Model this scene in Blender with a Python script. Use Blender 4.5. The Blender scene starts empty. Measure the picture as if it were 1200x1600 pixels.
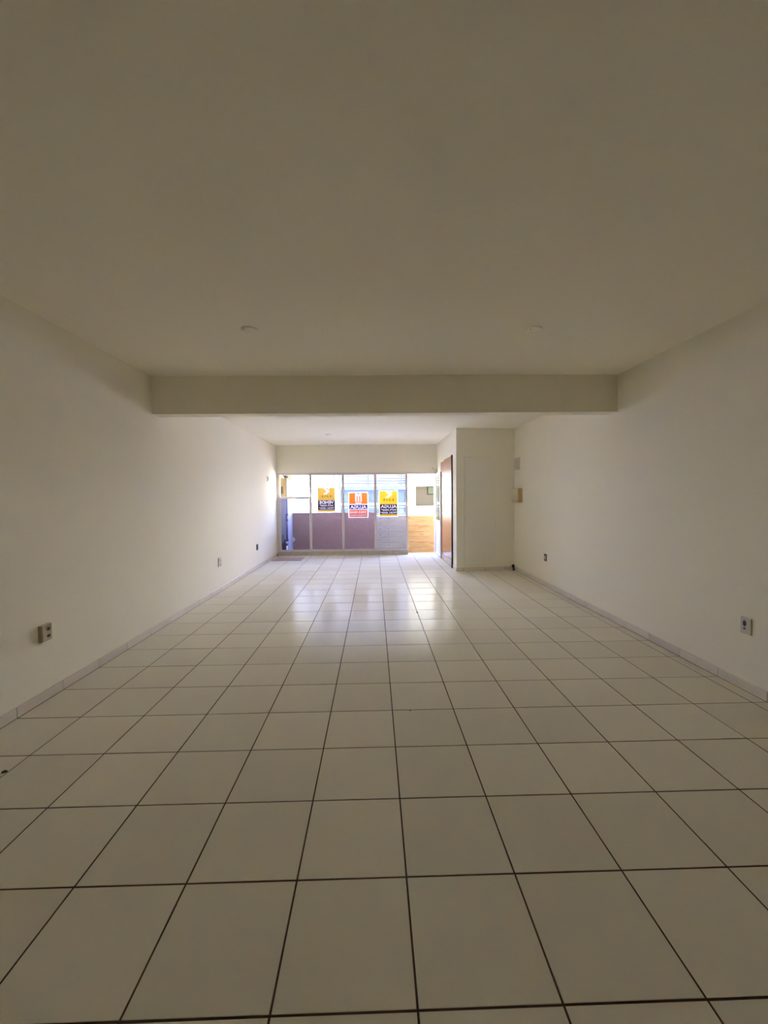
import bpy, math, random
from mathutils import Matrix, Vector
random.seed(7)
S = bpy.context.scene
COL = S.collection

# ------------------------------------------------------------------ camera
CAM_H = 1.4655
cd = bpy.data.cameras.new('camera')
cd.sensor_fit = 'VERTICAL'; cd.sensor_height = 36.0; cd.lens = 36.0 * 655.05 / 1600
cd.clip_start = 0.05; cd.clip_end = 400
cam = bpy.data.objects.new('camera', cd); COL.objects.link(cam)
RX_ = (0.99967, -0.02364, -0.00993); DN_ = (-0.0108, -0.03715, -0.99925); FW_ = (0.02325, 0.99903, -0.03739)
cam.matrix_world = Matrix(((RX_[0], -DN_[0], -FW_[0], 0), (RX_[1], -DN_[1], -FW_[1], 0),
                           (RX_[2], -DN_[2], -FW_[2], CAM_H), (0, 0, 0, 1)))
S.camera = cam

# ------------------------------------------------------------------ sky, sun, exposure
w = bpy.data.worlds.new('bright_hazy_sky'); S.world = w; w.use_nodes = True
bg = w.node_tree.nodes['Background']
_t = w.node_tree.nodes.new('ShaderNodeTexCoord'); _s = w.node_tree.nodes.new('ShaderNodeSeparateXYZ')
_r = w.node_tree.nodes.new('ShaderNodeValToRGB')
w.node_tree.links.new(_t.outputs['Generated'], _s.inputs[0]); w.node_tree.links.new(_s.outputs['Z'], _r.inputs['Fac'])
w.node_tree.links.new(_r.outputs['Color'], bg.inputs['Color'])
# hazy day: white at the horizon, blue and darker towards the zenith
_e = _r.color_ramp.elements
_e[0].position = 0.0; _e[0].color = (1.0, 0.96, 0.86, 1)
_e[1].position = 1.0; _e[1].color = (0.11, 0.165, 0.37, 1)
for _p, _c in ((0.10, (0.98, 0.95, 0.87, 1)), (0.28, (0.60, 0.64, 0.72, 1)), (0.55, (0.21, 0.28, 0.54, 1))):
    _q = _e.new(_p); _q.color = _c
bg.inputs['Strength'].default_value = 4.8
sl = bpy.data.lights.new('sun', 'SUN'); sl.energy = 14.0; sl.color = (1.0, 0.93, 0.80); sl.angle = 0.01
sun = bpy.data.objects.new('sun', sl); COL.objects.link(sun)
sun.rotation_euler = Vector((-0.35, 0.75, -1.25)).to_track_quat('-Z', 'Y').to_euler()
S.view_settings.view_transform = 'Standard'; S.view_settings.look = 'None'
S.view_settings.gamma = 1.0; S.view_settings.use_curve_mapping = False
S.view_settings.exposure = 2.95
S.cycles.max_bounces = 20; S.cycles.diffuse_bounces = 12; S.cycles.glossy_bounces = 6
S.cycles.transparent_max_bounces = 16; S.cycles.sample_clamp_indirect = 8

# ------------------------------------------------------------------ materials
def nodes(name):
    m = bpy.data.materials.new(name); m.use_nodes = True
    nt = m.node_tree
    return m, nt, nt.nodes['Principled BSDF']

def L(nt, a, ao, b, bi): nt.links.new(a.outputs[ao], b.inputs[bi])

def paint(name, col, rough=0.6, noise=0.0, nscale=3.0, bump=0.0, bscale=60.0, metal=0.0, vary=0.0, spec=0.5, col2=None):
    m, nt, p = nodes(name)
    p.inputs['Roughness'].default_value = rough; p.inputs['Metallic'].default_value = metal
    p.inputs['Specular IOR Level'].default_value = spec
    c = tuple(col) + (1,)
    p.inputs['Base Color'].default_value = c
    tc = nt.nodes.new('ShaderNodeTexCoord')
    if noise or col2:
        n = nt.nodes.new('ShaderNodeTexNoise'); n.inputs['Scale'].default_value = nscale
        n.inputs['Detail'].default_value = 5
        L(nt, tc, 'Object', n, 'Vector')
        r = nt.nodes.new('ShaderNodeValToRGB')
        r.color_ramp.elements[0].position = 0.3; r.color_ramp.elements[1].position = 0.75
        lo = col2 if col2 else [x * (1 - noise) for x in col]
        r.color_ramp.elements[0].color = tuple(lo) + (1,); r.color_ramp.elements[1].color = c
        L(nt, n, 'Fac', r, 'Fac'); L(nt, r, 'Color', p, 'Base Color')
        if vary:
            oi = nt.nodes.new('ShaderNodeObjectInfo')
            mr = nt.nodes.new('ShaderNodeMapRange'); mr.inputs['To Min'].default_value = 1 - vary; mr.inputs['To Max'].default_value = 1
            L(nt, oi, 'Random', mr, 'Value')
            mx = nt.nodes.new('ShaderNodeVectorMath'); mx.operation = 'SCALE'
            L(nt, r, 'Color', mx, 0); L(nt, mr, 'Result', mx, 'Scale'); L(nt, mx, 'Vector', p, 'Base Color')
    if bump:
        n2 = nt.nodes.new('ShaderNodeTexNoise'); n2.inputs['Scale'].default_value = bscale
        L(nt, tc, 'Object', n2, 'Vector')
        b = nt.nodes.new('ShaderNodeBump'); b.inputs['Strength'].default_value = bump; b.inputs['Distance'].default_value = 0.01
        L(nt, n2, 'Fac', b, 'Height'); L(nt, b, 'Normal', p, 'Normal')
    return m

def wood(name, a, b, axis, scale, rough, coat=0.0, stretch=12.0, coat_rough=0.06):
    m, nt, p = nodes(name)
    p.inputs['Roughness'].default_value = rough
    p.inputs['Coat Weight'].default_value = coat; p.inputs['Coat Roughness'].default_value = coat_rough
    tc = nt.nodes.new('ShaderNodeTexCoord'); mp = nt.nodes.new('ShaderNodeMapping')
    sc = [stretch, stretch, stretch]; sc[axis] = 1.0
    mp.inputs['Scale'].default_value = sc
    oi = nt.nodes.new('ShaderNodeObjectInfo')
    cb = nt.nodes.new('ShaderNodeCombineXYZ'); ml = nt.nodes.new('ShaderNodeMath'); ml.operation = 'MULTIPLY'; ml.inputs[1].default_value = 37
    L(nt, oi, 'Random', ml, 0); L(nt, ml, 'Value', cb, 'X'); L(nt, ml, 'Value', cb, 'Z')
    L(nt, cb, 'Vector', mp, 'Location'); L(nt, tc, 'Object', mp, 'Vector')
    n = nt.nodes.new('ShaderNodeTexNoise'); n.inputs['Scale'].default_value = scale; n.inputs['Detail'].default_value = 6
    n.inputs['Distortion'].default_value = 1.2
    L(nt, mp, 'Vector', n, 'Vector')
    r = nt.nodes.new('ShaderNodeValToRGB')
    r.color_ramp.elements[0].position = 0.32; r.color_ramp.elements[1].position = 0.68
    r.color_ramp.elements[0].color = tuple(a) + (1,); r.color_ramp.elements[1].color = tuple(b) + (1,)
    L(nt, n, 'Fac', r, 'Fac'); L(nt, r, 'Color', p, 'Base Color')
    n3 = nt.nodes.new('ShaderNodeTexNoise'); n3.inputs['Scale'].default_value = 5
    L(nt, tc, 'Object', n3, 'Vector')
    bp = nt.nodes.new('ShaderNodeBump'); bp.inputs['Strength'].default_value = 0.12; bp.inputs['Distance'].default_value = 0.01
    L(nt, n3, 'Fac', bp, 'Height')
    L(nt, bp, 'Normal', p, 'Normal'); L(nt, bp, 'Normal', p, 'Coat Normal')
    return m

def glass(name, tint, haze, haze_col, ior=1.45):
    m, nt, p = nodes(name); nt.nodes.remove(p)
    out = nt.nodes['Material Output']
    t = nt.nodes.new('ShaderNodeBsdfTransparent'); t.inputs['Color'].default_value = tuple(tint) + (1,)
    g = nt.nodes.new('ShaderNodeBsdfGlossy'); g.inputs['Roughness'].default_value = 0.02
    tr = nt.nodes.new('ShaderNodeBsdfTranslucent'); tr.inputs['Color'].default_value = tuple(haze_col) + (1,)
    f = nt.nodes.new('ShaderNodeFresnel'); f.inputs['IOR'].default_value = ior
    m1 = nt.nodes.new('ShaderNodeMixShader'); m1.inputs['Fac'].default_value = haze
    m2 = nt.nodes.new('ShaderNodeMixShader')
    L(nt, t, 'BSDF', m1, 1); L(nt, tr, 'BSDF', m1, 2)
    L(nt, f, 'Fac', m2, 'Fac'); L(nt, m1, 'Shader', m2, 1); L(nt, g, 'BSDF', m2, 2); L(nt, m2, 'Shader', out, 'Surface')
    return m

def paper(name, col, trans=0.5):
    m, nt, p = nodes(name); nt.nodes.remove(p)
    out = nt.nodes['Material Output']
    d = nt.nodes.new('ShaderNodeBsdfDiffuse'); d.inputs['Color'].default_value = tuple(col) + (1,)
    t = nt.nodes.new('ShaderNodeBsdfTranslucent'); t.inputs['Color'].default_value = tuple(col) + (1,)
    x = nt.nodes.new('ShaderNodeMixShader'); x.inputs['Fac'].default_value = trans
    L(nt, d, 'BSDF', x, 1); L(nt, t, 'BSDF', x, 2); L(nt, x, 'Shader', out, 'Surface')
    return m

def tile_mat():
    m, nt, p = nodes('glazed_floor_tile')
    tc = nt.nodes.new('ShaderNodeTexCoord'); geo = nt.nodes.new('ShaderNodeNewGeometry')
    n = nt.nodes.new('ShaderNodeTexNoise'); n.inputs['Scale'].default_value = 0.9; n.inputs['Detail'].default_value = 2
    L(nt, geo, 'Position', n, 'Vector')
    r = nt.nodes.new('ShaderNodeValToRGB')
    r.color_ramp.elements[0].position = 0.25; r.color_ramp.elements[1].position = 0.62
    r.color_ramp.elements[0].color = (0.755, 0.714, 0.578, 1); r.color_ramp.elements[1].color = (0.79, 0.749, 0.612, 1)
    L(nt, n, 'Fac', r, 'Fac')
    oi = nt.nodes.new('ShaderNodeObjectInfo')
    mr = nt.nodes.new('ShaderNodeMapRange'); mr.inputs['To Min'].default_value = 0.94; mr.inputs['To Max'].default_value = 1.02
    L(nt, oi, 'Random', mr, 'Value')
    mx = nt.nodes.new('ShaderNodeVectorMath'); mx.operation = 'SCALE'
    L(nt, r, 'Color', mx, 0); L(nt, mr, 'Result', mx, 'Scale'); L(nt, mx, 'Vector', p, 'Base Color')
    n3 = nt.nodes.new('ShaderNodeTexNoise'); n3.inputs['Scale'].default_value = 6; n3.inputs['Detail'].default_value = 4
    L(nt, geo, 'Position', n3, 'Vector')
    rr = nt.nodes.new('ShaderNodeMapRange'); rr.inputs['From Min'].default_value = 0.35; rr.inputs['From Max'].default_value = 0.65
    rr.inputs['To Min'].default_value = 0.09; rr.inputs['To Max'].default_value = 0.19
    L(nt, n3, 'Fac', rr, 'Value'); L(nt, rr, 'Result', p, 'Roughness')
    n2 = nt.nodes.new('ShaderNodeTexNoise'); n2.inputs['Scale'].default_value = 13; n2.inputs['Detail'].default_value = 3
    L(nt, geo, 'Position', n2, 'Vector')
    b = nt.nodes.new('ShaderNodeBump'); b.inputs['Strength'].default_value = 0.45; b.inputs['Distance'].default_value = 0.01
    L(nt, n2, 'Fac', b, 'Height')
    # worn, dusty glaze: a weak clear reflection over the matt body
    p.inputs['Specular IOR Level'].default_value = 0.0
    fr = nt.nodes.new('ShaderNodeFresnel'); fr.inputs['IOR'].default_value = 1.45
    k = nt.nodes.new('ShaderNodeMath'); k.operation = 'MULTIPLY'; k.inputs[1].default_value = 0.15
    L(nt, fr, 'Fac', k, 0); L(nt, b, 'Normal', fr, 'Normal')
    g = nt.nodes.new('ShaderNodeBsdfGlossy'); L(nt, rr, 'Result', g, 'Roughness'); L(nt, b, 'Normal', g, 'Normal')
    mix = nt.nodes.new('ShaderNodeMixShader'); L(nt, k, 'Value', mix, 'Fac'); L(nt, p, 'BSDF', mix, 1); L(nt, g, 'BSDF', mix, 2)
    L(nt, mix, 'Shader', nt.nodes['Material Output'], 'Surface')
    return m

WALLC = (0.886, 0.8585, 0.732)
M = dict(
    wall=paint('white_wall_paint', WALLC, 0.85, noise=0.03, nscale=0.8, bump=0.05, bscale=90, spec=0.08),
    ceil=paint('ceiling_paint', (0.886, 0.8565, 0.727), 0.9, noise=0.02, nscale=1.0, bump=0.05, bscale=70, spec=0.05),
    panel=paint('painted_panel', (0.855, 0.84, 0.74), 0.5, noise=0.02),
    tile=tile_mat(),
    skirt=paint('skirting_tile_glaze', (0.76, 0.70, 0.61), 0.3, noise=0.06, nscale=4, vary=0.08),
    grout=paint('brown_grout', (0.085, 0.045, 0.02), 0.9, noise=0.4, nscale=8),
    alu=paint('grey_aluminium', (0.74, 0.69, 0.66), 0.4, noise=0.05, nscale=12),
    curb=paint('grey_stone_curb', (0.56, 0.53, 0.48), 0.5, noise=0.25, nscale=9),
    glass=glass('tinted_glass', (0.77, 0.80, 0.99), 0.010, (0.75, 0.78, 1.0)),
    clear=glass('clear_glass', (0.92, 0.93, 0.88), 0.30, (0.92, 0.90, 0.74), 1.12),
    sashglass=glass('greenish_glass', (0.72, 0.90, 0.88), 0.03, (0.8, 1.0, 0.95)),
    white=paint('white_enamel', (0.78, 0.76, 0.73), 0.35, noise=0.02),
    cream=paint('cream_enamel', (0.74, 0.67, 0.45), 0.45, noise=0.06, nscale=6),
    creamp=paint('shaded_yellow_plastic', (0.60, 0.45, 0.20), 0.45, noise=0.1, nscale=20),
    olive=paint('aged_beige_plastic', (0.47, 0.41, 0.26), 0.4, noise=0.1, nscale=20),
    plasticw=paint('white_plastic', (0.66, 0.63, 0.56), 0.35, noise=0.03),
    greyp=paint('grey_plastic', (0.58, 0.55, 0.48), 0.5, noise=0.05),
    dark=paint('black_plastic', (0.015, 0.013, 0.012), 0.5, noise=0.2),
    brownp=paint('dark_brown_plastic', (0.10, 0.075, 0.06), 0.45, noise=0.2),
    doorw=wood('varnished_brown_wood', (0.36, 0.10, 0.022), (0.48, 0.16, 0.040), 2, 4.0, 0.4, coat=0.8),
    doorf=paint('dark_door_frame', (0.06, 0.035, 0.025), 0.5, noise=0.3, nscale=10),
    worn=paint('worn_white_kick_strip', (0.86, 0.82, 0.78), 0.7, col2=(0.62, 0.42, 0.32), nscale=9),
    parapet=paint('brown_pebble_render', (0.29, 0.135, 0.06), 0.85, noise=0.3, nscale=14, bump=0.4, bscale=110),
    plankg=wood('glass_greyed_plank', (0.31, 0.24, 0.115), (0.38, 0.30, 0.155), 0, 3.5, 0.8),  # wood colour takes in the grey wash of the window glass
    planko=wood('orange_pine_plank', (0.29, 0.145, 0.042), (0.45, 0.275, 0.105), 0, 2.2, 0.6, stretch=7.0),
    nail=paint('rusty_nail', (0.09, 0.06, 0.05), 0.6, noise=0.3),
    pillar=paint('ochre_render', (0.50, 0.34, 0.14), 0.8, noise=0.15, nscale=3),
    glass_tint_grey=paint('grey_with_glass_tint', (0.24, 0.22, 0.22), 0.7, noise=0.1, nscale=4),  # grey with the tint and haze of the window glass painted in
    pipe=paint('dark_blue_pipe', (0.035, 0.035, 0.07), 0.4, noise=0.1),
    red=paint('dark_red_enamel', (0.045, 0.003, 0.007), 0.6, noise=0.1, spec=0.1),
    labelw=paint('white_label', (0.60, 0.57, 0.54), 0.5, noise=0.05),
    mat=paint('pinkish_brown_mat', (0.56, 0.42, 0.38), 0.95, noise=0.25, nscale=40),
    matedge=paint('brown_mat_edge', (0.22, 0.12, 0.10), 0.95, noise=0.2, nscale=30),
    concrete=paint('gallery_concrete', (0.50, 0.46, 0.40), 0.85, noise=0.15, nscale=2),
    street=paint('pale_street', (0.50, 0.48, 0.45), 0.9, noise=0.15, nscale=0.5),
    bwhite=paint('white_building_wall', (0.80, 0.79, 0.76), 0.8, noise=0.04, nscale=0.6),
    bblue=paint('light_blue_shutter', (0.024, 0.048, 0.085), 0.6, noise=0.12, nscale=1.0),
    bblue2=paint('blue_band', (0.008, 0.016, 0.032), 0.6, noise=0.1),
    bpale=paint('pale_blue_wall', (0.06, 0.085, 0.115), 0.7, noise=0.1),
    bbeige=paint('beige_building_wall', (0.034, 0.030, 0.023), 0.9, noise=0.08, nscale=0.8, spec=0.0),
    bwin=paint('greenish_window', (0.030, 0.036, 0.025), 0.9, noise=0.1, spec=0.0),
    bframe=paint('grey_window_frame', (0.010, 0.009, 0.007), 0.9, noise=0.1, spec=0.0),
    railw=paint('white_rail_paint', (0.70, 0.72, 0.5), 0.4, noise=0.03),
    railb=paint('blue_rail_paint', (0.08, 0.11, 0.26), 0.4, noise=0.1),
    yellow=paper('yellow_print', (0.80, 0.55, 0.03), 0.5),
    yellowf=paper('faded_yellow_print', (0.62, 0.40, 0.06), 0.5),
    orange=paper('orange_print', (0.85, 0.22, 0.025), 0.5),
    salmon=paper('salmon_print', (0.75, 0.20, 0.10), 0.5),
    navy=paper('navy_print', (0.05, 0.03, 0.13), 0.2),
    black=paper('black_print', (0.035, 0.025, 0.03), 0.2),
    pwhite=paper('white_print', (0.85, 0.80, 0.78), 0.5),
    pbrown=paper('brown_print', (0.11, 0.055, 0.005), 0.15),
)

# ------------------------------------------------------------------ helpers
def props(o, label=None, cat=None, group=None, kind=None):
    if label: o['label'] = label
    if cat: o['category'] = cat
    if group: o['group'] = group
    if kind: o['kind'] = kind
    return o

def empty(name, loc, label=None, cat=None, group=None, kind=None):
    o = bpy.data.objects.new(name, None); COL.objects.link(o)
    o.empty_display_size = 0.1; o.location = loc
    o['_base'] = list(loc)
    return props(o, label, cat, group, kind)

class MB:
    def __init__(s): s.v = []; s.f = []
    def add(s, vs, fs):
        k = len(s.v); s.v += [tuple(q) for q in vs]; s.f += [tuple(i + k for i in f) for f in fs]; return s
    def box(s, x0, x1, y0, y1, z0, z1):
        x0, x1 = sorted((x0, x1)); y0, y1 = sorted((y0, y1)); z0, z1 = sorted((z0, z1))
        return s.add([(x0, y0, z0), (x1, y0, z0), (x1, y1, z0), (x0, y1, z0), (x0, y0, z1), (x1, y0, z1), (x1, y1, z1), (x0, y1, z1)],
                     [(0, 3, 2, 1), (4, 5, 6, 7), (0, 1, 5, 4), (1, 2, 6, 5), (2, 3, 7, 6), (3, 0, 4, 7)])
    def bbox(s, x0, x1, y0, y1, z0, z1, c, axis, sign):
        """box whose face on the given side has chamfered edges"""
        x = [[x0, x1], [y0, y1], [z0, z1]]
        far, near = (x[axis][1], x[axis][0]) if sign < 0 else (x[axis][0], x[axis][1])
        o = [i for i in range(3) if i != axis]
        d = c if sign < 0 else -c
        rings = []
        for val, ins in ((far, 0), (near + d, 0), (near, c)):
            r = []
            for a, b in ((0, 0), (1, 0), (1, 1), (0, 1)):
                q = [0, 0, 0]; q[axis] = val
                q[o[0]] = x[o[0]][a] + (ins if a == 0 else -ins); q[o[1]] = x[o[1]][b] + (ins if b == 0 else -ins)
                r.append(q)
            rings.append(r)
        return s.rings(rings)
    def rings(s, rings, cap=True):
        n = len(rings[0]); vs = [q for r in rings for q in r]; fs = []
        for k in range(len(rings) - 1):
            for i in range(n):
                j = (i + 1) % n
                fs.append((k * n + i, k * n + j, (k + 1) * n + j, (k + 1) * n + i))
        if cap: fs += [tuple(reversed(range(n))), tuple((len(rings) - 1) * n + i for i in range(n))]
        return s.add(vs, fs)
    def prism(s, poly, axis, a, b):
        o = [i for i in range(3) if i != axis]
        def r(val):
            out = []
            for u, v in poly:
                q = [0, 0, 0]; q[axis] = val; q[o[0]] = u; q[o[1]] = v; out.append(q)
            return out
        return s.rings([r(a), r(b)])
    def lathe(s, c, prof, axis=2, n=24):
        o = [i for i in range(3) if i != axis]; rings = []
        for rad, h in prof:
            r = []
            for i in range(n):
                t = 2 * math.pi * i / n; q = list(c)
                q[axis] += h; q[o[0]] += rad * math.cos(t); q[o[1]] += rad * math.sin(t); r.append(q)
            rings.append(r)
        return s.rings(rings)
    def tube(s, pts, rad, n=10):
        pts = [Vector(p) for p in pts]; rings = []
        for i, p in enumerate(pts):
            d = (pts[min(i + 1, len(pts) - 1)] - pts[max(i - 1, 0)]).normalized()
            u = d.orthogonal().normalized() if i == 0 else (u - d * u.dot(d)).normalized()
            v = d.cross(u)
            rings.append([p + rad * (math.cos(2 * math.pi * k / n) * u + math.sin(2 * math.pi * k / n) * v) for k in range(n)])
        return s.rings(rings)
    def build(s, name, mat, parent=None, loc=None, smooth=False, kind=None):
        me = bpy.data.meshes.new(name)
        base = None
        if parent is not None: base = list(parent['_base'])
        elif loc is not None: base = list(loc)
        else: base = [0, 0, 0]
        me.from_pydata([(x - base[0], y - base[1], z - base[2]) for x, y, z in s.v], [], s.f)
        import bmesh
        bm = bmesh.new(); bm.from_mesh(me); bmesh.ops.recalc_face_normals(bm, faces=bm.faces); bm.to_mesh(me); bm.free()
        me.materials.append(mat)
        if smooth:
            for p in me.polygons: p.use_smooth = len(p.vertices) == 4
        o = bpy.data.objects.new(name, me); COL.objects.link(o)
        o['_base'] = base
        if parent is not None: o.parent = parent
        else: o.location = base
        if kind: o['kind'] = kind
        return o

def struct(name, mb, mat, loc=None): return mb.build(name, mat, None, loc, kind='structure')

# ------------------------------------------------------------------ room dimensions
XL, XR = -2.42, 2.742          # side walls
YB, YF = -5.5, 10.50           # back wall, shop front
T = 0.42; TX0 = -2.411; TY0 = 1.5593
ZC1, ZC2 = 2.80, 2.755         # ceiling in front of and behind the beam
BY0, BY1, BZ = 4.68, 4.866, 2.388
PX = 1.58; PY0, PY1 = 8.03, 8.13   # boxed-out corner

# ------------------------------------------------------------------ setting: shell
floor = struct('floor', MB().box(XL - 0.1, XR + 0.1, YB - 0.1, YF + 0.12, -0.12, -0.0015), M['grout'])
struct('ceiling', MB().box(XL - 0.1, XR + 0.1, YB - 0.1, BY0 + 0.04, ZC1, 3.0).box(XL - 0.1, XR + 0.1, BY0 + 0.08, YF + 0.15, ZC2, 3.0), M['ceil'])
struct('ceiling_beam', MB().box(XL - 0.02, XR + 0.02, BY0, BY1, BZ, 2.82), M['ceil'])
struct('wall_left', MB().box(XL - 0.15, XL, YB - 0.1, 10.875, -0.12, 2.9), M['wall'])
struct('wall_right', MB().box(XR, XR + 0.15, YB - 0.1, YF + 0.15, -0.12, 2.9), M['wall'])
struct('wall_back', MB().box(XL - 0.1, XR + 0.1, YB - 0.15, YB, -0.12, 2.9), M['wall'])
struct('wall_front', MB().box(XL - 0.1, PX + 0.05, YF, YF + 0.15, 2.07, 2.9).box(PX + 0.02, XR + 0.1, YF, YF + 0.15, -0.12, 2.9), M['wall'])
def part_y(x): return PY0 + (x - PX) / (XR - PX) * (PY1 - PY0)
wp = MB()
OX0, OX1, OZ0, OZ1 = 1.740, 2.340, 0.160, 2.205
for a, b, z0, z1 in ((PX, OX0, -0.001, 2.8), (OX1, XR + 0.01, -0.001, 2.8), (OX0, OX1, -0.001, OZ0), (OX0, OX1, OZ1, 2.8)):
    wp.prism([(a, part_y(a)), (b, part_y(b)), (b, part_y(b) + 0.12), (a, part_y(a) + 0.12)], 2, z0, z1)
struct('wall_partition', wp, M['wall'])
struct('wall_partition_side', MB().box(PX, PX + 0.12, PY0 + 0.11, YF + 0.02, -0.001, 2.8), M['wall'])

# floor tiles: every tile of the photographed floor is a part of its own
G = 0.0034
def tile_mesh(wx, wy):
    mb = MB(); mb.bbox(-wx / 2, wx / 2, -wy / 2, wy / 2, -0.0015, 0.0, 0.0012, 2, 1)
    me = bpy.data.meshes.new('floor_tile'); me.from_pydata(mb.v, [], mb.f); me.materials.append(M['tile']); return me
tcache = {}
def lay(x0, x1, y0, y1):
    wx, wy = x1 - x0 - 2 * G, y1 - y0 - 2 * G
    k = (round(wx, 4), round(wy, 4))
    if k not in tcache: tcache[k] = tile_mesh(wx, wy)
    o = bpy.data.objects.new('floor_tile', tcache[k]); COL.objects.link(o); o.parent = floor
    o.location = ((x0 + x1) / 2, (y0 + y1) / 2, 0)
    o.rotation_euler = (random.gauss(0, 0.0012), random.gauss(0, 0.0012), random.gauss(0, 0.0008))
xs = [TX0 + i * T for i in range(13)] + [XR - 0.009]
ys = [TY0 + (j - 2) * T for j in range(24)] + [YF]
ys = [y for y in ys if y < YF - 0.05] + [YF]
for i in range(13):
    for j in range(len(ys) - 1):
        x0, x1, y0, y1 = xs[i], xs[i + 1], ys[j], ys[j + 1]
        if x0 > PX - 0.02 and y0 > PY0 - 0.02: continue
        if x0 > PX - 0.05 and y1 > PY1 + 0.02:
            y1 = PY0 + 0.03 if x0 < 2 else PY1 - 0.02
            if y1 - y0 < 0.05: continue
        elif x1 > PX and y0 > PY1: x1 = PX - 0.005
        lay(x0, x1, y0, y1)
rest = MB()
for i in range(13):
    for j in range(16):
        y1 = ys[0] - j * T; y0 = max(y1 - T, YB)
        if y1 - y0 > 0.05: rest.bbox(xs[i] + G, xs[i + 1] - G, y0 + G, y1 - G, -0.0015, 0, 0.0012, 2, 1)
rest.build('floor_tiles', M['tile'], floor, kind='stuff')

# skirting tiles
SKZ = 0.072
bl = struct('baseboard_left', MB().box(XL, XL + 0.004, YB, YF, 0, SKZ - 0.004), M['grout'])
br = struct('baseboard_right', MB().box(XR - 0.004, XR, YB, PY1, 0, SKZ - 0.004), M['grout'])
skm = {}
def skirt_piece(parent, x0, x1, y0, y1, axis, sign):
    k = (round(x1 - x0, 4), round(y1 - y0, 4), axis, sign)
    if k not in skm:
        mb = MB(); hx, hy = (x1 - x0) / 2, (y1 - y0) / 2
        mb.bbox(-hx, hx, -hy, hy, 0, SKZ, 0.002, axis, sign)
        me = bpy.data.meshes.new('skirting_tile'); me.from_pydata(mb.v, [], mb.f); me.materials.append(M['skirt']); skm[k] = me
    o = bpy.data.objects.new('skirting_tile', skm[k]); COL.objects.link(o); o.parent = parent
    o.location = ((x0 + x1) / 2, (y0 + y1) / 2, 0.0)
    return o
yy = [TY0 + (j - 17) * T for j in range(40)]
for a, b in zip(yy[:-1], yy[1:]):
    if a >= YB and b <= YF + 0.02: skirt_piece(bl, XL + 0.0005, XL + 0.009, a + 0.002, b - 0.002, 0, 1)
    if a >= YB and a < PY1 - 0.06: skirt_piece(br, XR - 0.009, XR - 0.0005, a + 0.002, min(b, PY1 - 0.012) - 0.002, 0, -1)
ang = math.atan2(PY1 - PY0, XR - PX)
bp_ = struct('baseboard_partition', MB().prism([(PX, PY0 - 0.003), (XR - 0.01, PY1 - 0.004), (XR - 0.01, PY1), (PX, PY0 + 0.001)], 2, 0, SKZ - 0.004), M['grout'])
px = PX - 0.004
for wd in (0.14, 0.42, 0.42, 0.165):
    o = skirt_piece(bp_, -wd / 2 + 0.002, wd / 2 - 0.002, -0.009, -0.0005, 1, -1)
    t = (px + wd / 2 - PX) / (XR - PX)
    o.location = (px + wd / 2, PY0 + t * (PY1 - PY0) - 0.005, 0); o.rotation_euler = (0, 0, ang)
    px += wd
o = struct('baseboard_partition_side', MB().bbox(PX - 0.009, PX, PY0 - 0.004, 8.37, 0, SKZ, 0.002, 0, -1), M['skirt'])

# sealed, painted-over door panel set into the boxed-out corner with a narrow shadow gap
pb = MB()
a, b = OX0 + 0.006, OX1 - 0.0015
pb.prism([(a, part_y(a) + 0.006), (b, part_y(b) + 0.002), (b, part_y(b) + 0.05), (a, part_y(a) + 0.05)], 2, OZ0 + 0.0015, OZ1 - 0.007)
pb.prism([(OX0 - 0.02, part_y(OX0) + 0.06), (OX1 + 0.02, part_y(OX1) + 0.06), (OX1 + 0.02, part_y(OX1) + 0.07), (OX0 - 0.02, part_y(OX0) + 0.07)], 2, OZ0 - 0.02, OZ1 + 0.02)
struct('door_3', pb, M['panel'])

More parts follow.
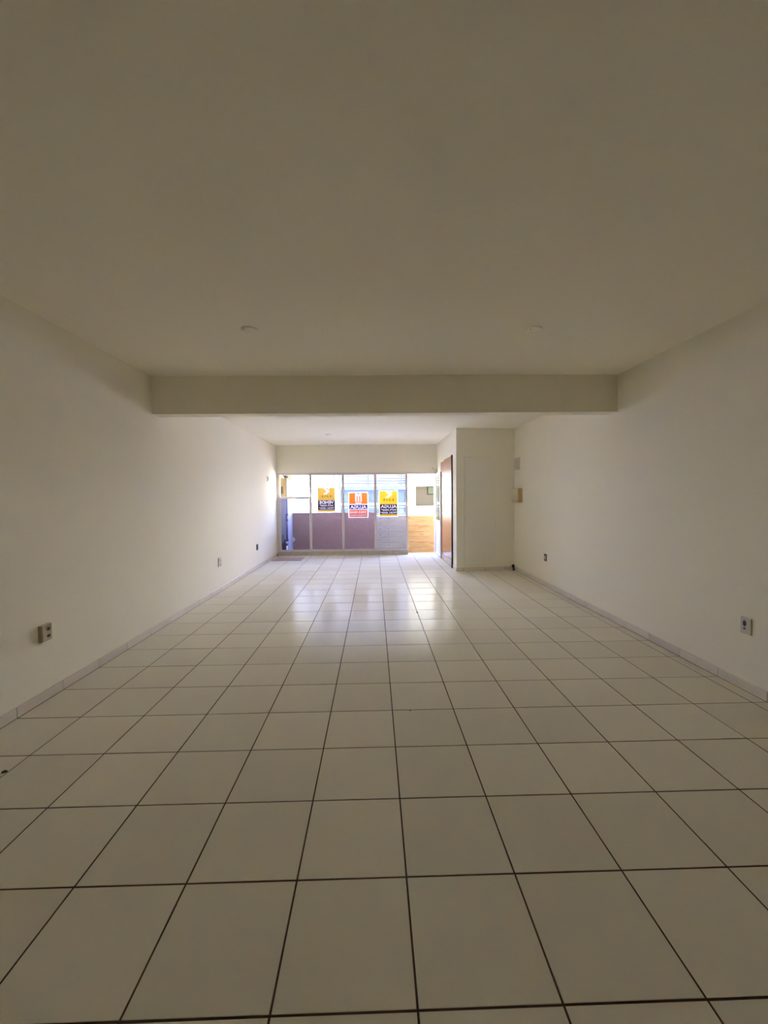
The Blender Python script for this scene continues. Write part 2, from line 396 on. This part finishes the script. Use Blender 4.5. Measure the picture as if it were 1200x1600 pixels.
# ------------------------------------------------------------------ glazed shop front
struct('trim_1', MB().box(-2.415, 0.84, YF - 0.03, YF + 0.12, -0.0015, 0.095), M['curb'])
struct('trim_2', MB().box(0.84, PX, YF, YF + 0.14, -0.02, 0.004), M['white'])
FY0, FY1 = YF, YF + 0.06
MUL = [(-2.415, -2.34), (-1.609, -1.570), (-0.796, -0.756), (0.012, 0.052), (0.80, 0.846)]
HZ0, HZ1 = 2.015, 2.07
def window(n):
    xa, xb = MUL[n - 1][1], MUL[n][0]
    wd = empty('window_%d' % n, ((xa + xb) / 2, YF + 0.03, 0.095), kind='structure')
    MB().bbox(xa - 0.001, xb + 0.001, FY0, FY1, HZ0, HZ1, 0.004, 1, -1).build('header_rail', M['alu'], wd)
    MB().bbox(xa - 0.001, xb + 0.001, FY0, FY1, 0.095, 0.137, 0.004, 1, -1).build('bottom_rail', M['alu'], wd)
    if n == 1: MB().bbox(MUL[0][0], MUL[0][1], FY0, FY1, 0.095, HZ1, 0.004, 1, -1).build('mullion', M['alu'], wd)
    MB().bbox(MUL[n][0], MUL[n][1], FY0 - 0.004, FY1, 0.095, HZ1, 0.004, 1, -1).build('mullion', M['alu'], wd)
    ztop = HZ0
    if n == 1:
        MB().bbox(xa, xb, FY0, FY1, 1.437, 1.482, 0.004, 1, -1).build('transom_rail', M['alu'], wd)
        ztop = 1.437
        # top-hung sash, pushed open outwards at its foot
        sa, sb = xa + 0.006, xb - 0.01
        c, s_ = math.cos(1.39), math.sin(1.39)
        def tl(x, d, q): return (x, FY0 + 0.035 + d * c * 0 + s_ * d + q * c, HZ0 - c * d + q * s_)
        def bar(x0, x1, d0, d1):
            return [[tl(x0, d0, q), tl(x1, d0, q), tl(x1, d1, q), tl(x0, d1, q)] for q in (0, 0.022)]
        fr = MB()
        fr.rings(bar(sa, sb, 0, 0.03)); fr.rings(bar(sa, sb, 0.49, 0.52)); fr.rings(bar(sa, sa + 0.03, 0.03, 0.49)); fr.rings(bar(sb - 0.03, sb, 0.03, 0.49))
        sf = fr.build('sash', M['alu'], wd)
        MB().rings([[tl(sa + 0.03, 0.03, q), tl(sb - 0.03, 0.03, q), tl(sb - 0.03, 0.49, q), tl(sa + 0.03, 0.49, q)] for q in (0.009, 0.013)]).build('sash_pane', M['sashglass'], sf)
    MB().box(xa, xb, FY0 + 0.030, FY0 + 0.035, 0.137, ztop).build('pane', M['glass'], wd)
    bd = MB()
    for q0, q1, z0, z1 in ((xa, xa + 0.012, 0.137, ztop), (xb - 0.012, xb, 0.137, ztop), (xa, xb, 0.137, 0.149), (xa, xb, ztop - 0.012, ztop)):
        bd.box(q0, q1, FY0 + 0.015, FY0 + 0.029, z0, z1)
    bd.build('glazing_bead', M['alu'], wd)
    return wd
for n in (1, 2, 3, 4): window(n)

# glass door leaf standing open against the partition, with its frame
d2 = empty('door_2', (1.55, YF, 0.0), kind='structure')
MB().bbox(0.846, PX, FY0, FY1, HZ0, HZ1, 0.004, 1, -1).build('header_rail', M['alu'], d2)
MB().bbox(1.512, PX, FY0, FY1, 0.0, HZ0, 0.004, 1, -1).build('jamb', M['alu'], d2)
dx0, dx1, dy0, dy1 = 1.528, 1.560, 9.66, 10.47
for y0, y1 in ((dy0, dy0 + 0.05), (dy1 - 0.05, dy1)): MB().bbox(dx0, dx1, y0, y1, 0.012, 2.01, 0.003, 0, -1).build('stile', M['alu'], d2)
for z0, z1, nm, mt in ((1.965, 2.01, 'top_rail', M['alu']), (0.012, 0.075, 'bottom_rail', M['alu']), (0.82, 0.87, 'middle_rail', M['white'])):
    MB().bbox(dx0 - (0.008 if nm == 'middle_rail' else 0), dx1, dy0 + 0.05, dy1 - 0.05, z0, z1, 0.003, 0, -1).build(nm, mt, d2)
MB().box(1.542, 1.547, dy0 + 0.05, dy1 - 0.05, 0.87, 1.965).build('pane', M['clear'], d2)
MB().box(1.542, 1.549, dy0 + 0.05, dy1 - 0.05, 0.075, 0.82).build('lower_panel', M['alu'], d2)

# varnished wooden door in the partition side
d1 = empty('door_1', (PX, 9.1, 0.0), kind='structure')
dp = MB()
n = 24; lo = [(8.425 + (9.755 - 8.425) * i / n, 0.125 + 0.05 * (1 - i / n) + random.uniform(-0.018, 0.022)) for i in range(n + 1)]
dp.prism(lo + [(9.755, 2.235), (9.29, 2.235), (9.29, 2.262), (8.425, 2.262)], 0, 1.558, PX - 0.001)
dpan = dp.build('door_panel', M['doorw'], d1)
MB().box(1.5655, PX, 8.42, 9.75, 0.035, 0.185).build('kick_strip', M['worn'], d1)
MB().box(1.550, PX, 8.385, 8.425, 0.0, 2.28).build('door_frame', M['doorf'], d1)
MB().box(1.552, PX, 9.755, 9.79, 0.0, 0.12).build('door_frame', M['doorf'], d1)
MB().box(1.545, 1.558, 9.62, 9.645, 1.00, 1.12).build('lock_plate', M['greyp'], d1)

# ------------------------------------------------------------------ posters on the glass (seen from behind)
PYB = YF + 0.028
import bmesh
def text_mesh(txt, cx, cz, width, height, bold):
    cu = bpy.data.curves.new('lettering', 'FONT'); cu.body = txt; cu.size = 1.0; cu.offset = bold; cu.resolution_u = 2
    to = bpy.data.objects.new('lettering_curve', cu); COL.objects.link(to)
    bpy.context.view_layer.update()
    me = bpy.data.meshes.new_from_object(to.evaluated_get(bpy.context.evaluated_depsgraph_get()))
    bpy.data.objects.remove(to)
    vx = [v.co.x for v in me.vertices]; vy = [v.co.y for v in me.vertices]
    x0, x1, y0, y1 = min(vx), max(vx), min(vy), max(vy)
    for v in me.vertices:
        v.co = (cx - ((v.co.x - x0) / (x1 - x0) - 0.5) * width, 0, cz + ((v.co.y - y0) / (y1 - y0) - 0.5) * height)
    bm = bmesh.new(); bm.from_mesh(me); bmesh.ops.remove_doubles(bm, verts=bm.verts, dist=1e-5)
    segs = [[tuple(v.co) for v in e.verts] for e in bm.edges if len(e.link_faces) == 1]
    vs = [tuple(v.co) for v in bm.verts]; bm.verts.index_update()
    fs = [tuple(v.index for v in f.verts) for f in bm.faces]
    bm.free(); bpy.data.meshes.remove(me)
    return vs, fs, segs

def quad(pts): return MB().add(pts, [tuple(range(len(pts)))])

class Poster:
    """A printed sheet. Ink areas leave the white paper bare where letters and emblems stand."""
    def __init__(s, x0, x1, z0, z1, label):
        s.x0, s.x1, s.z0, s.z1 = x0, x1, z0, z1
        s.root = empty('poster', ((x0 + x1) / 2, PYB, z0), label, 'poster', 'letting posters on the shop window')
        quad([(x0, PYB, z0), (x1, PYB, z0), (x1, PYB, z1), (x0, PYB, z1)]).build('sheet', M['pwhite'], s.root)
    def X(s, u): return s.x0 + u * (s.x1 - s.x0)
    def Z(s, v): return s.z1 - v * (s.z1 - s.z0)
    def area(s, u0, u1, v0, v1, mat, texts=(), emblems=(), over=()):
        y = PYB - 0.0015
        loops = []
        rect = [(s.X(u0), s.Z(v1)), (s.X(u1), s.Z(v1)), (s.X(u1), s.Z(v0)), (s.X(u0), s.Z(v0))]
        segs = [[(a[0], 0, a[1]), (b[0], 0, b[1])] for a, b in zip(rect, rect[1:] + rect[:1])]
        for t, a0, a1, b0, b1, bold in texts:
            vs, fs, sg = text_mesh(t, (s.X(a0) + s.X(a1)) / 2, (s.Z(b0) + s.Z(b1)) / 2, s.X(a1) - s.X(a0), s.Z(b0) - s.Z(b1), bold)
            segs += sg
            MB().add([(x, y + 0.001, z) for x, _, z in vs], fs).build('lettering', M['pwhite'], s.root)
        for pts in emblems:
            q = [(s.X(u), s.Z(v)) for u, v in pts]
            segs += [[(a[0], 0, a[1]), (b[0], 0, b[1])] for a, b in zip(q, q[1:] + q[:1])]
            quad([(x, y + 0.001, z) for x, z in q]).build('emblem', M['pwhite'], s.root)
        bm = bmesh.new(); cache = {}
        def vert(c):
            k = (round(c[0], 5), round(c[2], 5))
            if k not in cache: cache[k] = bm.verts.new((c[0], y, c[2]))
            return cache[k]
        ed = []
        for a, b in segs:
            va, vb = vert(a), vert(b)
            if va is not vb and not bm.edges.get((va, vb)): ed.append(bm.edges.new((va, vb)))
        bmesh.ops.triangle_fill(bm, use_beauty=False, use_dissolve=False, edges=ed, normal=(0, 1, 0))
        bm.verts.index_update()
        mb = MB().add([tuple(v.co) for v in bm.verts], [tuple(v.index for v in f.verts) for f in bm.faces]); bm.free()
        mb.build('ink_area', mat, s.root)
        for t, a0, a1, b0, b1, bold, mt in over:
            vs, fs, sg = text_mesh(t, (s.X(a0) + s.X(a1)) / 2, (s.Z(b0) + s.Z(b1)) / 2, s.X(a1) - s.X(a0), s.Z(b0) - s.Z(b1), bold)
            MB().add([(x, y - 0.001, z) for x, _, z in vs], fs).build('lettering', mt, s.root)

def kasa(x0, x1, z0, z1, label, word, yel, border):
    p = Poster(x0, x1, z0, z1, label)
    e, b0, vt, vb = (0.035, 0.06, 0.022, 0.98) if border else (0.0, 0.02, 0.0, 1.0)
    p.area(e, 1 - e, vt, 0.52, yel,
           emblems=[[(0.35, 0.03), (0.47, 0.03), (0.70, 0.17), (0.47, 0.28), (0.33, 0.28), (0.52, 0.16)], [(0.57, 0.045), (0.68, 0.03), (0.66, 0.115)]],
           over=[('K A S A', 0.22, 0.78, 0.315, 0.40, 0.012, M['pbrown'])])
    p.area(b0, 1 - b0, 0.522, 0.68, M['black'], texts=[(word, 0.10, 0.92, 0.545, 0.665, 0.02)])
    p.area(b0, 1 - b0, 0.68, 0.788, M['black'], texts=[('3479.3000*', 0.12, 0.90, 0.695, 0.775, 0.01)])
    p.area(b0, 1 - b0, 0.788, 0.905, M['black'], texts=[('99281.4000*', 0.08, 0.92, 0.80, 0.88, 0.01)])
    p.area(e, 1 - e, 0.907, vb, yel)
    if border:
        for a, b in ((e, b0 - 0.002), (1 - b0 + 0.002, 1 - e)): p.area(a, b, 0.522, 0.905, yel)
kasa(-1.415, -0.975, 1.086, 1.70, 'yellow letting poster reading VENDE, left of the orange poster on the window', 'VENDE', M['yellowf'], False)
kasa(0.118, 0.60, 0.948, 1.613, 'yellow letting poster with white border reading ALUGA, right of the orange poster', 'ALUGA', M['yellow'], True)
p = Poster(-0.645, -0.15, 0.935, 1.577, 'orange and navy letting poster reading ALUGA below a white letter M')
p.area(0.04, 0.96, 0.03, 0.47, M['orange'], emblems=[
    [(0.34, 0.05), (0.46, 0.05), (0.508, 0.10), (0.555, 0.05), (0.675, 0.05), (0.675, 0.38), (0.60, 0.38), (0.60, 0.15), (0.545, 0.15), (0.545, 0.38),
     (0.47, 0.38), (0.47, 0.15), (0.415, 0.15), (0.415, 0.38), (0.34, 0.38)], [(0.36, 0.41), (0.66, 0.41), (0.66, 0.445), (0.36, 0.445)]])
p.area(0.04, 0.96, 0.49, 0.665, M['navy'], texts=[('ALUGA', 0.09, 0.91, 0.512, 0.645, 0.03)])
p.area(0.04, 0.96, 0.685, 0.85, M['salmon'], texts=[('3462.4666', 0.08, 0.90, 0.73, 0.825, 0.01)])
p.area(0.04, 0.96, 0.85, 0.975, M['salmon'], texts=[('99962.4666', 0.08, 0.92, 0.875, 0.93, 0.0)])

# ------------------------------------------------------------------ sockets, switches, boxes on the walls
def wallbox(name, side, y0, y1, z0, z1, depth, mat, label, cat, group=None, chamfer=0.006):
    X = XL if side < 0 else XR
    o = empty(name, (X, (y0 + y1) / 2, (z0 + z1) / 2), label, cat, group)
    if side < 0: MB().bbox(X, X + depth, y0, y1, z0, z1, chamfer, 0, 1).build('plate', mat, o)
    else: MB().bbox(X - depth, X, y0, y1, z0, z1, chamfer, 0, -1).build('plate', mat, o)
    return o
def bump_on(o, side, y, z, ry, rz, d0, d1, mat, name):
    X = XL if side < 0 else XR; s = 1 if side < 0 else -1
    mb = MB(); rings = []
    for d in (d0, d1):
        rings.append([(X + s * d, y + ry * math.cos(2 * math.pi * k / 16), z + rz * math.sin(2 * math.pi * k / 16)) for k in range(16)])
    return mb.rings(rings).build(name, mat, o)

k = wallbox('wall_socket', -1, 3.03, 3.125, 0.437, 0.557, 0.030, M['olive'], 'thick beige double socket on the left wall, nearest to the viewer', 'socket')
bump_on(k, -1, 3.088, 0.522, 0.017, 0.012, 0.029, 0.031, M['dark'], 'socket_hole')
bump_on(k, -1, 3.088, 0.472, 0.017, 0.012, 0.029, 0.031, M['dark'], 'socket_hole')
k = wallbox('wall_socket', -1, 6.50, 6.62, 0.395, 0.535, 0.012, M['plasticw'], 'white socket plate low on the left wall, second from the viewer', 'socket')
bump_on(k, -1, 6.56, 0.49, 0.028, 0.026, 0.011, 0.014, M['greyp'], 'socket_hole')
bump_on(k, -1, 6.56, 0.425, 0.014, 0.012, 0.011, 0.014, M['brownp'], 'socket_hole')
k = wallbox('wall_socket', -1, 8.61, 8.70, 0.385, 0.505, 0.014, M['brownp'], 'dark brown socket low on the left wall, near the shop window', 'socket')
bump_on(k, -1, 8.655, 0.445, 0.016, 0.03, 0.013, 0.016, M['dark'], 'socket_hole')
k = wallbox('light_switch', -1, 9.57, 9.70, 1.825, 1.95, 0.022, M['white'], 'small pale light switch high on the left wall beside the window', 'switch')
MB().bbox(XL + 0.021, XL + 0.032, 9.605, 9.665, 1.85, 1.925, 0.004, 0, 1).build('rocker', M['plasticw'], k)
k = wallbox('wall_socket', 1, 2.955, 3.045, 0.422, 0.545, 0.012, M['greyp'], 'grey socket plate with one black hole on the right wall', 'socket')
bump_on(k, 1, 3.005, 0.500, 0.014, 0.022, 0.011, 0.014, M['dark'], 'socket_hole')
bump_on(k, 1, 3.005, 0.462, 0.011, 0.007, 0.011, 0.014, M['brownp'], 'socket_hole')
k = wallbox('wall_socket', 1, 6.59, 6.69, 0.400, 0.515, 0.006, M['brownp'], 'narrow dark open socket on the right wall, below the cream box', 'socket')
bump_on(k, 1, 6.64, 0.458, 0.022, 0.032, 0.005, 0.010, M['greyp'], 'socket_core')
k = wallbox('wall_box', 1, 7.83, 8.04, 1.945, 2.17, 0.035, M['greyp'], 'flat grey cover box on the right wall, above the cream box', 'box')
MB().bbox(XR - 0.042, XR - 0.034, 7.85, 8.02, 1.965, 2.15, 0.004, 0, -1).build('lid', M['greyp'], k)
k = empty('meter_box', (XR, 7.87, 1.45), 'cream box projecting from the right wall beside the boxed-out corner', 'box')
MB().bbox(XR - 0.078, XR, 7.70, 8.04, 1.325, 1.59, 0.004, 0, -1).build('body', M['creamp'], k)  # yellow body, shade of the side turned from the window painted in
MB().bbox(XR - 0.086, XR - 0.077, 7.705, 8.035, 1.33, 1.585, 0.004, 0, -1).build('lid', M['cream'], k)  # paler cream, window light on this face put into the colour

# ceiling cover plates
def cover(x, y, z, label):
    o = empty('ceiling_cover', (x, y, z), label, 'ceiling plate', 'round ceiling cover plates')
    MB().lathe((x, y, z), [(0.064, 0.0), (0.064, -0.006), (0.058, -0.011), (0.03, -0.013), (0.001, -0.0135)], n=28).build('disc', M['ceil'], o, smooth=True)
    MB().lathe((x - 0.038, y - 0.03, z - 0.010), [(0.005, 0), (0.005, -0.004), (0.001, -0.005)], n=10).build('screw', M['brownp'], o)
cover(-0.975, 3.40, ZC1, 'round white cover plate on the ceiling, left one before the beam')
cover(1.300, 3.40, ZC1, 'round white cover plate on the ceiling, right one before the beam')
cover(-0.925, 8.75, ZC2, 'small round cover plate on the far ceiling behind the beam')

# door closer bracket on the lintel
k = empty('metal_bracket', (1.56, YF, 2.10), 'small grey metal arm jutting from the lintel above the glass door', 'bracket')
MB().box(1.53, PX - 0.001, 10.40, YF, 2.06, 2.125).build('bracket_plate', M['greyp'], k)
MB().tube([(1.55, 10.42, 2.09), (1.50, 10.40, 2.12), (1.445, 10.38, 2.165)], 0.011, 8).build('bracket_arm', M['greyp'], k, smooth=True)

# valve in the corner
k = empty('pipe_valve', (2.69, 8.03, 0.0), 'short dark pipe with black cap in the right corner by the boxed-out wall', 'valve')
MB().lathe((2.69, 8.03, 0), [(0.016, 0), (0.016, 0.075)], n=12).build('pipe', M['brownp'], k, smooth=True)
MB().lathe((2.683, 8.03, 0), [(0.010, 0.072), (0.027, 0.076), (0.027, 0.110), (0.018, 0.118), (0.001, 0.119)], n=14).build('cap', M['dark'], k, smooth=True)
MB().tube([(2.69, 8.03, 0.05), (2.715, 8.03, 0.05), (2.718, 8.03, 0.0)], 0.006, 8).build('spout', M['brownp'], k)

# door mat
k = empty('door_mat', (-2.02, 9.95, 0), 'thin pinkish brown mat lying on the floor under the left window', 'mat')
MB().prism([(-2.375, 9.74), (-1.71, 9.70), (-1.69, 10.17), (-2.33, 10.22)], 2, 0.0002, 0.006).build('pile', M['mat'], k)
MB().prism([(-2.385, 9.70), (-1.70, 9.66), (-1.70, 9.705), (-2.385, 9.745)], 2, 0.0002, 0.007).build('edge_strip', M['matedge'], k)

# scraps on the floor
def scrap(x, y, r, label):
    mb = MB(); pts = [(x + r * random.uniform(0.5, 1.1) * math.cos(a), y + 1.3 * r * random.uniform(0.4, 1.0) * math.sin(a)) for a in [i * math.pi / 3 for i in range(6)]]
    mb.rings([[(q[0], q[1], 0.0) for q in pts], [(x + (q[0] - x) * 0.8, y + (q[1] - y) * 0.7, 0.006) for q in pts]])
    o = mb.build('floor_scrap', M['dark'], None, (x, y, 0)); props(o, label, 'debris', 'dark scraps on the tiled floor')
scrap(-2.005, 2.255, 0.020, 'black scrap on a floor joint at the left edge of the photo')
scrap(0.231, 2.807, 0.006, 'tiny dark crumb on a cross joint in the middle of the floor')
scrap(0.528, 5.216, 0.014, 'dark crumb on a long joint farther down the floor')

# ------------------------------------------------------------------ outside: gallery
GZ = -0.10
struct('gallery_floor', MB().box(-6, 7, YF + 0.13, 11.70, -0.30, GZ), M['concrete'])
struct('wall_light_block', MB().box(3.0, 3.15, YF + 0.15, 11.70, GZ, 2.5), M['concrete'])  # added unseen wall, keeps outside light off the left wall by the window
struct('wall_parapet', MB().box(-2.60, 0.018, 11.50, 11.68, GZ, 1.035), M['parapet'])
def planks(name, x0, x1, z1, mat, label, nail_x):
    r = empty(name, ((x0 + x1) / 2, 11.56, GZ), label, 'fence')
    nz = 7; h = (z1 - GZ) / nz
    for i in range(nz):
        z0 = GZ + i * h
        off = random.uniform(-0.0008, 0.0008)
        mb = MB(); mb.bbox(-(x1 - x0) / 2, (x1 - x0) / 2, -0.02, 0.02, 0.001, h - 0.001, 0.0015, 1, -1)
        pl = mb.build('plank', mat, None); pl.parent = r; pl.location = (0, off - 0.02, z0 - GZ); pl['_base'] = [0, 0, 0]
    for x in (x0 + 0.05, x1 - 0.05):
        MB().box(x - 0.035, x + 0.035, 11.575, 11.64, GZ, z1 - 0.02).build('post', mat, r)
    for x in nail_x:
        for i in range(nz):
            MB().lathe((x, 11.515, GZ + (i + 0.5) * h), [(0.014, 0), (0.012, -0.005)], axis=1, n=8).build('nail', M['nail'], r)
    return r
planks('plank_fence', 0.03, 0.895, 0.93, M['plankg'], 'plank fence greyed with painted glass haze behind the fourth window bay', (0.16, 0.39))
planks('plank_fence', 0.905, 2.75, 0.93, M['planko'], 'orange wooden plank fence seen through the open door', (2.6,))
k = empty('railing', (0.2, 11.6, 0.93), 'thin metal railing running above the parapet and plank fences', 'railing')
MB().tube([(-2.22, 11.6, 1.163), (2.75, 11.6, 1.163)], 0.010, 8).build('top_rail', M['railw'], k, smooth=True)
MB().tube([(0.04, 11.6, 0.972), (2.75, 11.6, 0.972)], 0.015, 8).build('lower_rail', M['railb'], k, smooth=True)
for x in (-2.2, -0.6): MB().tube([(x, 11.6, 1.035), (x, 11.6, 1.163)], 0.010, 8).build('railing_post', M['railw'], k, smooth=True)
for x in (0.47, 1.85, 2.7): MB().tube([(x, 11.6, 0.932), (x, 11.6, 1.163)], 0.010, 8).build('railing_post', M['railw'], k, smooth=True)

k = empty('pillar', (-2.37, 11.2, GZ), 'ochre rendered pillar outside the left window with a dark slot', 'pillar')
MB().bbox(-3.4, -2.236, 10.88, 11.49, GZ, 2.9, 0.006, 1, -1).build('shaft', M['pillar'], k)
MB().box(-3.39, -2.233, 10.876, 11.489, GZ + 0.001, 1.47).build('glass_tint_grey', M['glass_tint_grey'], k)  # added sleeve; its grey paints in the look through tinted glass
MB().box(-2.392, -2.348, 10.862, 10.881, 1.56, 1.745).build('slot_plate', M['brownp'], k)
k = empty('drainpipe', (-2.262, 10.85, GZ), 'dark blue pipe with two clamps running up the ochre pillar', 'pipe')
MB().tube([(-2.258, 10.855, 0.33), (-2.258, 10.855, 1.03)], 0.022, 12).build('pipe', M['pipe'], k, smooth=True)
MB().tube([(-2.258, 10.862, 1.03), (-2.258, 10.862, 2.9)], 0.014, 12).build('upper_pipe', M['glass_tint_grey'], k, smooth=True)
MB().tube([(-2.258, 10.862, GZ), (-2.258, 10.862, 0.33)], 0.016, 12).build('lower_pipe', M['glass_tint_grey'], k, smooth=True)
for z in (0.36, 0.88, 1.02): MB().box(-2.29, -2.215, 10.83, 10.88, z - 0.02, z + 0.02).build('clamp', M['pipe'], k)

ex, ey = -2.29, 10.74
k = empty('fire_extinguisher', (ex, ey, GZ), 'dark red fire extinguisher with black hose standing beside the ochre pillar', 'extinguisher')
MB().lathe((ex, ey, GZ), [(0.066, 0), (0.073, 0.01), (0.073, 0.36), (0.066, 0.395), (0.038, 0.425), (0.018, 0.435)], n=24).build('body', M['red'], k, smooth=True)
MB().lathe((ex, ey, GZ), [(0.018, 0.43), (0.022, 0.44), (0.022, 0.475), (0.012, 0.485)], n=14).build('valve', M['dark'], k, smooth=True)
MB().box(ex - 0.015, ex + 0.075, ey - 0.012, ey + 0.012, GZ + 0.475, GZ + 0.490).build('lever', M['dark'], k)
MB().tube([(ex - 0.01, ey, GZ + 0.46), (ex - 0.03, ey, GZ + 0.56), (ex - 0.055, ey, GZ + 0.605), (ex - 0.085, ey, GZ + 0.58), (ex - 0.085, ey, GZ + 0.45), (ex - 0.078, ey, GZ + 0.15)], 0.010, 8).build('hose', M['dark'], k, smooth=True)
lb = MB(); r0 = []
for z in (GZ + 0.20, GZ + 0.33):
    r0.append([(ex + 0.0745 * math.cos(a), ey + 0.0745 * math.sin(a), z) for a in [(-55 + 7 * i) * math.pi / 180 for i in range(9)]])
lbv = r0[0] + r0[1]
lb.add(lbv, [(i, i + 1, 9 + i + 1, 9 + i) for i in range(8)])
lb.build('paper_label', M['labelw'], k)
MB().lathe((ex + 0.052, ey - 0.03, GZ + 0.395), [(0.026, 0), (0.024, 0.03), (0.006, 0.04)], n=12).build('gauge', M['labelw'], k)

o = MB().prism([(-2.275, 0.31), (-2.225, 0.385), (-2.165, 0.31), (-2.225, 0.235)], 1, 11.492, 11.4995).build('wall_sticker', M['labelw'], None, (-2.22, 11.5, 0.31))
props(o, 'small white diamond sticker low on the brown parapet beside the pillar', 'sticker')

# ------------------------------------------------------------------ outside: street and buildings
struct('ground', MB().box(-120, 120, 11.72, 160, -0.6, -0.5), M['street'])
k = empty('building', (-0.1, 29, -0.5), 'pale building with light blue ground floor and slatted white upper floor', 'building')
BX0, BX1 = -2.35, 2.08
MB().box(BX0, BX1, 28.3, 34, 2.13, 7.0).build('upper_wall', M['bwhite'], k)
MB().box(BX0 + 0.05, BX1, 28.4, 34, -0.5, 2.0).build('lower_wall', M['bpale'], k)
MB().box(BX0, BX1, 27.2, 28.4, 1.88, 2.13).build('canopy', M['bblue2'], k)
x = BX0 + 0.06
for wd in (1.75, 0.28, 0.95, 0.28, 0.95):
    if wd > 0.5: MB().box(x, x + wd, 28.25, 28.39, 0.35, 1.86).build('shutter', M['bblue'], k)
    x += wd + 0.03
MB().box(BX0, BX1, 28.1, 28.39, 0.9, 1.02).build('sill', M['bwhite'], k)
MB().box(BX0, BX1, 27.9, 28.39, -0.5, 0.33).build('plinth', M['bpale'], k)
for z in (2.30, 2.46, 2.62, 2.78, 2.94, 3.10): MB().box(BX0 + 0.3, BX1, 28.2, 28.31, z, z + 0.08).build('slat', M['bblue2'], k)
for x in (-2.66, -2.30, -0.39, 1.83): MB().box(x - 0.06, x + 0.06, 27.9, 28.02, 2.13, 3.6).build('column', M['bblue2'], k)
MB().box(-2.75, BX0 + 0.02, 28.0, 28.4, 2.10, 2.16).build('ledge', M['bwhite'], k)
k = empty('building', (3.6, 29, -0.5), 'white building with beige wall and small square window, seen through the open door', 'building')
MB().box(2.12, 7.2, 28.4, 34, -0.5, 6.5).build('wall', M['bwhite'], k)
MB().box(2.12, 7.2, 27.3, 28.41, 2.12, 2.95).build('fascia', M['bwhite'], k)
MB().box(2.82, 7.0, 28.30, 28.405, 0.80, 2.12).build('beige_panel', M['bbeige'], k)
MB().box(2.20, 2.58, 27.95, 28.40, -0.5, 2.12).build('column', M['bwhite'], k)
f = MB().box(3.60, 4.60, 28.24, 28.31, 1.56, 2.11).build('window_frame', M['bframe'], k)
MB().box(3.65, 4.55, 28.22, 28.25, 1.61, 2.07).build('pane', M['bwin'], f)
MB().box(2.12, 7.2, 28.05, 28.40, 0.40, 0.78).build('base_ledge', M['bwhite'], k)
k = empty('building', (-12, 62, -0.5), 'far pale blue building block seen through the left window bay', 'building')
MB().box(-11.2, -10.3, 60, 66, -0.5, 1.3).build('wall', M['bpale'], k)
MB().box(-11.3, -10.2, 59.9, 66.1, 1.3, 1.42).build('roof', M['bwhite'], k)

for o in bpy.data.objects:
    if '_base' in o: del o['_base']
